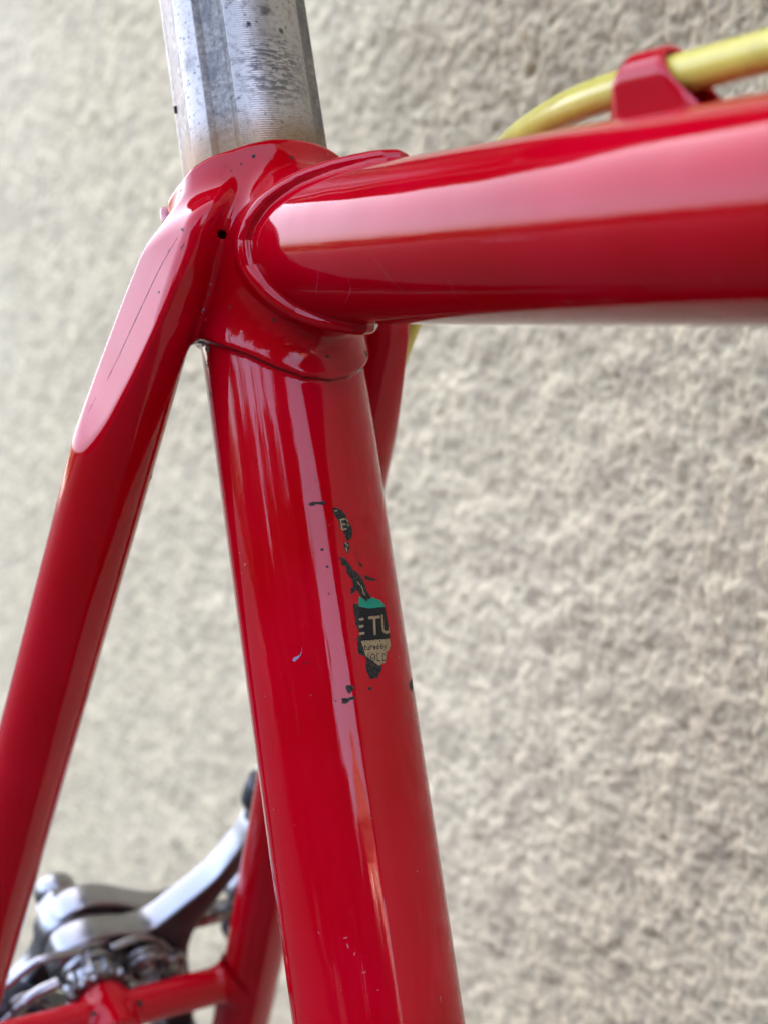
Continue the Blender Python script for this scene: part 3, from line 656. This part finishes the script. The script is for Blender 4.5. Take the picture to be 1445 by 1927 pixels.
# ---------------------------------------------------------------- yellow brake cable and its guide on the top tube
adj = cpt(42, 53, 20)
cp = [(420, 6, 10), (300, 9, 16), (200, 7, 18.8), (150, 3.8, 17.9), (125, 2.6, 16.6), (104, 2.2, 15.9), (90, 3.0, 15.9), (78, 5.0, 15.7), (66, 8.3, 14.9), (54, 12.6, 13.5), (40, 19.0, 10.2), (22, 26.8, 3), (4, 32, -6), (-7.5, 34.5, -16), (-20, 37, -32), (-36, 39, -56), (-54, 41, -86), adj+UPV*18, adj]
cv, cf = sweep(smooth_path(cp, 14), 2.38, 40); add_mesh('brake_cable', cv, cf, YELLOW, bike)
# guide: a brazed-on tunnel with slit, two walls running down to the tube
def guide():
    ax0 = np.array([96.3, 2.3, 15.9]); Lh = 5.2; outl = []
    ro, ri = 3.65, 2.6
    a = np.linspace(-20, 200, 34)
    outer = [(ro*math.cos(math.radians(t)), ro*math.sin(math.radians(t))) for t in a]
    inner = [(ri*math.cos(math.radians(t)), ri*math.sin(math.radians(t))) for t in a]
    outer = [(ro-.25, -4.6)]+outer+[(-ro+1.1, -4.6)]; inner = [(ri-.5, -4.6)]+inner+[(-ri+1.0, -4.6)]
    n = len(outer); xs = np.linspace(-Lh, Lh, 15); V_, F_ = [], []
    for x_ in xs:
        e = min(1, (Lh-abs(x_))/.5); tk = .35*(1-e)
        for (oy, oz), (iy, iz) in zip(outer, inner):
            d = np.array([oy-iy, oz-iz]); d /= np.linalg.norm(d)
            # the band narrows to a waist on the crown
            V_.append(ax0+np.array([x_, oy-d[0]*tk, oz-d[1]*tk]))
        for (oy, oz), (iy, iz) in zip(outer, inner):
            d = np.array([oy-iy, oz-iz]); d /= np.linalg.norm(d)
            V_.append(ax0+np.array([x_, iy+d[0]*tk, iz+d[1]*tk]))
    # seen from the side the band is a wedge: its foot runs further forward than its crown
    for q_ in V_:
        hh = min(1, max(0, (q_[2]-(ax0[2]-4.6))/8.25)); u_ = (q_[0]-(ax0[0]-Lh))/(2*Lh)
        xb, xf = 90.0+3.4*hh**1.5, 105.0-6.8*hh**.7
        q_[0] = xb+(xf-xb)*u_
    m_ = 2*n
    for i in range(len(xs)-1):
        for j_ in range(n-1):
            if not (4 < i < 10 and 18 < j_ < 22):
                F_.append((i*m_+j_, (i+1)*m_+j_, (i+1)*m_+j_+1, i*m_+j_+1)); F_.append((i*m_+n+j_, i*m_+n+j_+1, (i+1)*m_+n+j_+1, (i+1)*m_+n+j_))
            else:
                pass
        for j_ in (0, n-1): F_.append((i*m_+j_, i*m_+n+j_, (i+1)*m_+n+j_, (i+1)*m_+j_))
    for i in (0, len(xs)-1):
        for j_ in range(n-1): F_.append((i*m_+j_, i*m_+j_+1, i*m_+n+j_+1, i*m_+n+j_))
    # walls of the slot
    for i in (5, 10):
        for j_ in range(19, 22): F_.append((i*m_+j_, i*m_+j_+1, i*m_+n+j_+1, i*m_+n+j_))
    for j_ in (19, 22):
        for i in range(5, 10): F_.append((i*m_+j_, (i+1)*m_+j_, (i+1)*m_+n+j_, i*m_+n+j_))
    o = add_mesh('cable_guide', V_, F_, PAINT, top_tube)
    bm = bmesh.new(); bm.from_mesh(o.data); bmesh.ops.recalc_face_normals(bm, faces=bm.faces[:]); bm.to_mesh(o.data); bm.free()
    o.data.set_sharp_from_angle(angle=math.radians(50))
guide()

# ================================================================ THE HOUSE WALL: rough-cast render, real relief
WALL_Y = .162
TS, TN = .55, 1000; px_ = TS/TN
def heightmap():
    H = np.zeros((TN, TN), np.float32); r = np.random.RandomState(5)
    f = np.fft.fftfreq(TN, d=px_*1000)         # cycles per mm
    FX, FY = np.meshgrid(f, f, indexing='ij'); K = np.hypot(FX, FY)
    def band(w0, w1, seed):
        rs = np.random.RandomState(seed); s_ = np.fft.fft2(rs.normal(size=(TN, TN)))
        filt = np.exp(-(K*w0)**2)*(1-np.exp(-(K*w1)**2)); g = np.fft.ifft2(s_*filt).real; return (g/g.std()).astype(np.float32)
    lump = band(9, 28, 1); mid = band(3.6, 9, 2); fine = band(1.3, 4, 3)
    huge = band(24, 70, 4)
    rs = np.random.RandomState(11); sp = np.fft.fft2(rs.normal(size=(TN, TN)))*np.where(K > 0, np.maximum(K, .015), 1)**-1.1*np.exp(-(K*1.0)**2)
    fbm = np.fft.ifft2(sp).real; fbm = (fbm-fbm.mean())/fbm.std(); fbm = fbm.astype(np.float32)
    H = fbm*.95+np.where(mid > .6, (mid-.6)*.5, 0)
    ridge = 1-np.abs(band(3.0, 8, 6)); H = H+.10*ridge
    M = 14000; cx, cy = r.randint(0, TN, M), r.randint(0, TN, M); R_ = r.gamma(2.2, .42, M).clip(.35, 3.4)/(px_*1000); base = H[cx, cy]+r.normal(-.1, .25, M)
    for dx in range(-6, 7):
        for dy in range(-6, 7):
            d2 = (dx*dx+dy*dy)/(R_*R_); ok = d2 < 1
            if not ok.any(): continue
            hh = base[ok]+np.sqrt(1-d2[ok])*R_[ok]*px_*1000*.5-.25
            np.maximum.at(H, ((cx[ok]+dx) % TN, (cy[ok]+dy) % TN), hh.astype(np.float32))
    # scattered deeper pits
    M = 3400; cx, cy = r.randint(0, TN, M), r.randint(0, TN, M); ax_, ay_ = r.uniform(1.5, 5, M), r.uniform(1.2, 3, M); dep = r.uniform(.4, 2.0, M)**1.0
    for dx in range(-6, 7):
        for dy in range(-6, 7):
            g_ = dep*np.exp(-(dx/ax_)**2-(dy/ay_)**2); np.subtract.at(H, ((cx+dx) % TN, (cy+dy) % TN), g_.astype(np.float32))
    H = H+fine*.42
    Hs = np.fft.ifft2(np.fft.fft2(H)*np.exp(-(K*.55)**2)).real
    low = np.fft.ifft2(np.fft.fft2(H)*np.exp(-(K*9)**2)).real
    return Hs.astype(np.float32), (Hs-low).astype(np.float32)
HM, HD = heightmap()
def spaced(a0, a1, lo, hi, d0, d1):
    core = [a0]; 
    while core[-1] < a1: core.append(core[-1]+d0+(d1-d0)*(a1-core[-1])/(a1-a0))
    out = core[:]; st = d1; x = a0; pre = []
    while x > lo: st *= 1.35; x -= st; pre.append(x)
    st = d0; x = out[-1]; post_ = []
    while x < hi: st *= 1.35; x += st; post_.append(x)
    return np.array(pre[::-1]+out+post_)
wx = spaced(-.66, .085, -27, 6, .00072, .0017); wz = spaced(.30, 1.02, -.05, 7.8, .00095, .00095)
GX, GZ = np.meshgrid(wx, wz, indexing='ij')
def samp(Hh):
    a, b = (GX/px_) % TN, (GZ/px_) % TN; i, j_ = a.astype(int), b.astype(int); fa, fb_ = a-i, b-j_; i1, j1 = (i+1) % TN, (j_+1) % TN; i %= TN; j_ %= TN
    return Hh[i, j_]*(1-fa)*(1-fb_)+Hh[i1, j_]*fa*(1-fb_)+Hh[i, j1]*(1-fa)*fb_+Hh[i1, j1]*fa*fb_
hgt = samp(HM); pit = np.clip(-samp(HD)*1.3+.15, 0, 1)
Vw = np.stack([GX, WALL_Y-hgt*.001*.44, GZ], -1).reshape(-1, 3); nz = len(wz)
I, J = np.meshgrid(np.arange(len(wx)-1), np.arange(nz-1), indexing='ij'); I, J = I.ravel(), J.ravel()
Fw = np.stack([I*nz+J, (I+1)*nz+J, (I+1)*nz+J+1, I*nz+J+1], 1)
house = empty('house', loc=(0, WALL_Y, 0)); tag(house, 'pale rough-cast house wall standing close behind the red bicycle frame', 'house wall')
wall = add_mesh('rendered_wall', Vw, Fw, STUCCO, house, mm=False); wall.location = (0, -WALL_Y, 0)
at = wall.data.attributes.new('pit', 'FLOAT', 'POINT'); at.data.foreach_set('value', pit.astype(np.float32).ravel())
def box(name, lo, hi, mat, parent=None, off=(0, 0, 0)):
    x0, y0, z0 = lo; x1, y1, z1 = hi
    V_ = [(x, y, z) for x in (x0, x1) for y in (y0, y1) for z in (z0, z1)]
    F_ = [(0, 1, 3, 2), (4, 6, 7, 5), (0, 4, 5, 1), (2, 3, 7, 6), (0, 2, 6, 4), (1, 5, 7, 3)]
    o = add_mesh(name, V_, F_, mat, parent, smooth=False, mm=False); o.location = off; return o
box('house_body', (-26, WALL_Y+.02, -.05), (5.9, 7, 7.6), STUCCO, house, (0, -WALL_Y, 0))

# ================================================================ GROUND AND THE GARDEN ACROSS, seen only in the paint's reflections
gq = NT('grey_paving'); gq.set(Roughness=.9)
gq.l(gq.mix(gq.ramp(gq.noise(3, 6, .6), [(.35, 0.0), (.65, 1.0)]), (.038, .036, .033), (.058, .055, .050)), gq.b.inputs['Base Color'])
gv = [(-120, -120, 0), (120, -120, 0), (120, 120, 0), (-120, 120, 0)]
g = add_mesh('ground', gv, [(0, 1, 2, 3)], gq.m, None, smooth=False, mm=False); tag(g, kind='structure')
LEAF = mat_simple('dark_leaves', (.035, .06, .02), .6, 0, noise=(3, (.06, .09, .03)))
BARK = mat_simple('bark', (.10, .08, .06), .9)
def leaf_cloud(n, shape, rs, size):
    V_, F_ = [], []
    for i in range(n):
        c = shape(rs); u = rs.normal(size=3); u /= np.linalg.norm(u); v = np.cross(u, rs.normal(size=3)); v /= np.linalg.norm(v); s_ = size*rs.uniform(.5, 1.4)
        k = len(V_); V_ += [c-u*s_, c+v*s_*.45, c+u*s_, c-v*s_*.45]; F_.append((k, k+1, k+2, k+3))
    return V_, F_
def tree(x, y, h, r, seed, label):
    rs = np.random.RandomState(seed); t = empty('reflection_tree', loc=(x, y, 0)); tag(t, label, 'tree', group='dark trees added for the paint reflections')
    clumps = [(rs.normal(0, r*.45, 2), rs.uniform(.3, 1)*h) for _ in range(26)]
    def shp(rs):
        (cx, cy), cz = clumps[rs.randint(len(clumps))]; w_ = (1.1-cz/h*.75); return np.array([cx*w_, cy*w_, cz*.97])+rs.normal(0, .16*r+.08, 3)
    v_, f_ = leaf_cloud(7000, shp, rs, .13); add_mesh('crown', v_, f_, LEAF, t, smooth=False, mm=False)
    v_, f_ = sweep([(0, 0, 0), (.05, 0, h*.4), (0, .04, h*.9)], [.14, .1, .03], 12); add_mesh('trunk', v_, f_, BARK, t, mm=False)
for i, (az, el, dd, rr_, lab) in enumerate([  # unseen row, added in place of the camera operator's dark reflection
        (-112, 8, 5.4, .9, 'low dark tree at the far left of the added row'), (-97, 12.5, 5.0, .9, 'rounded dark tree of the added row, left of the tall pair'),
        (-80, 16.5, 5.2, 1.0, 'broad dark tree in the middle of the added row'), (-66, 20.5, 5.0, .95, 'tall dark tree with a wide crown in the added row'),
        (-53, 20.5, 4.8, .9, 'tall dark tree of the added row beside the very tall narrow one'), (-41, 35, 4.8, .95, 'very tall narrow dark tree added to darken the rim reflection'),  # unseen tall tree, placed to darken the sky mirrored in the collar rim
        (-29, 12.5, 5.4, .75, 'small dark tree near the right end of the added row'), (-17, 9, 6.2, .7, 'shrubby tree at the right end of the added row'),
        (-6, 7, 8.0, .8, 'last shrubby tree of the added row beside the house front')]):
    a_ = math.radians(az); tree(.2+dd*math.cos(a_), -.1+dd*math.sin(a_), .8+dd*math.tan(math.radians(el)), rr_, i+1, lab)
BRICK = mat_simple('weathered_brick', (.34, .15, .11), .9, 0, noise=(6, (.26, .11, .08)))
bh = empty('added_brick_house', loc=(22, -4.3, 0)); tag(bh, 'brick house added out of view to warm the seat tube reflection', 'house', group=None)  # unseen house, added so its sunlit brick tints the seat tube's streak
box('wall', (0, -3.6, -.05), (7, 3.6, 5.6), BRICK, bh)
rv = [(-.4, -4, 5.6), (7.4, -4, 5.6), (7.4, 4, 5.6), (-.4, 4, 5.6), (-.4, 0, 7.6), (7.4, 0, 7.6)]
add_mesh('roof', rv, [(0, 1, 5, 4), (2, 3, 4, 5), (0, 4, 3), (1, 2, 5), (0, 3, 2, 1)], mat_simple('roof_tiles', (.14, .06, .045), .85), bh, smooth=False, mm=False)
GLASSD = mat_simple('dark_window_glass', (.02, .025, .03), .08); FRM = mat_simple('white_window_frame', (.7, .68, .64), .5)
for y_ in (-2.3, 0, 2.3):
    for z_ in (1.1, 3.6):
        fr = box('window', (-.06, y_-.6, z_), (-.003, y_+.6, z_+1.3), FRM, bh); box('pane', (-.08, y_-.5, z_+.1), (-.063, y_+.5, z_+1.2), GLASSD, fr)
rs = np.random.RandomState(9)
v_, f_ = leaf_cloud(26000, lambda r: np.array([r.uniform(-30, 30), -13+r.normal(0, .35), abs(r.normal(0, .5))+r.uniform(0, 1.1)]), rs, .22)
hd = add_mesh('hedge', v_, f_, LEAF, None, smooth=False, mm=False); tag(hd, 'long low clipped hedge along the far side of the yard', 'hedge')
print('tris', sum(len(o.data.polygons)*2 for o in bpy.data.objects if o.type == 'MESH'))
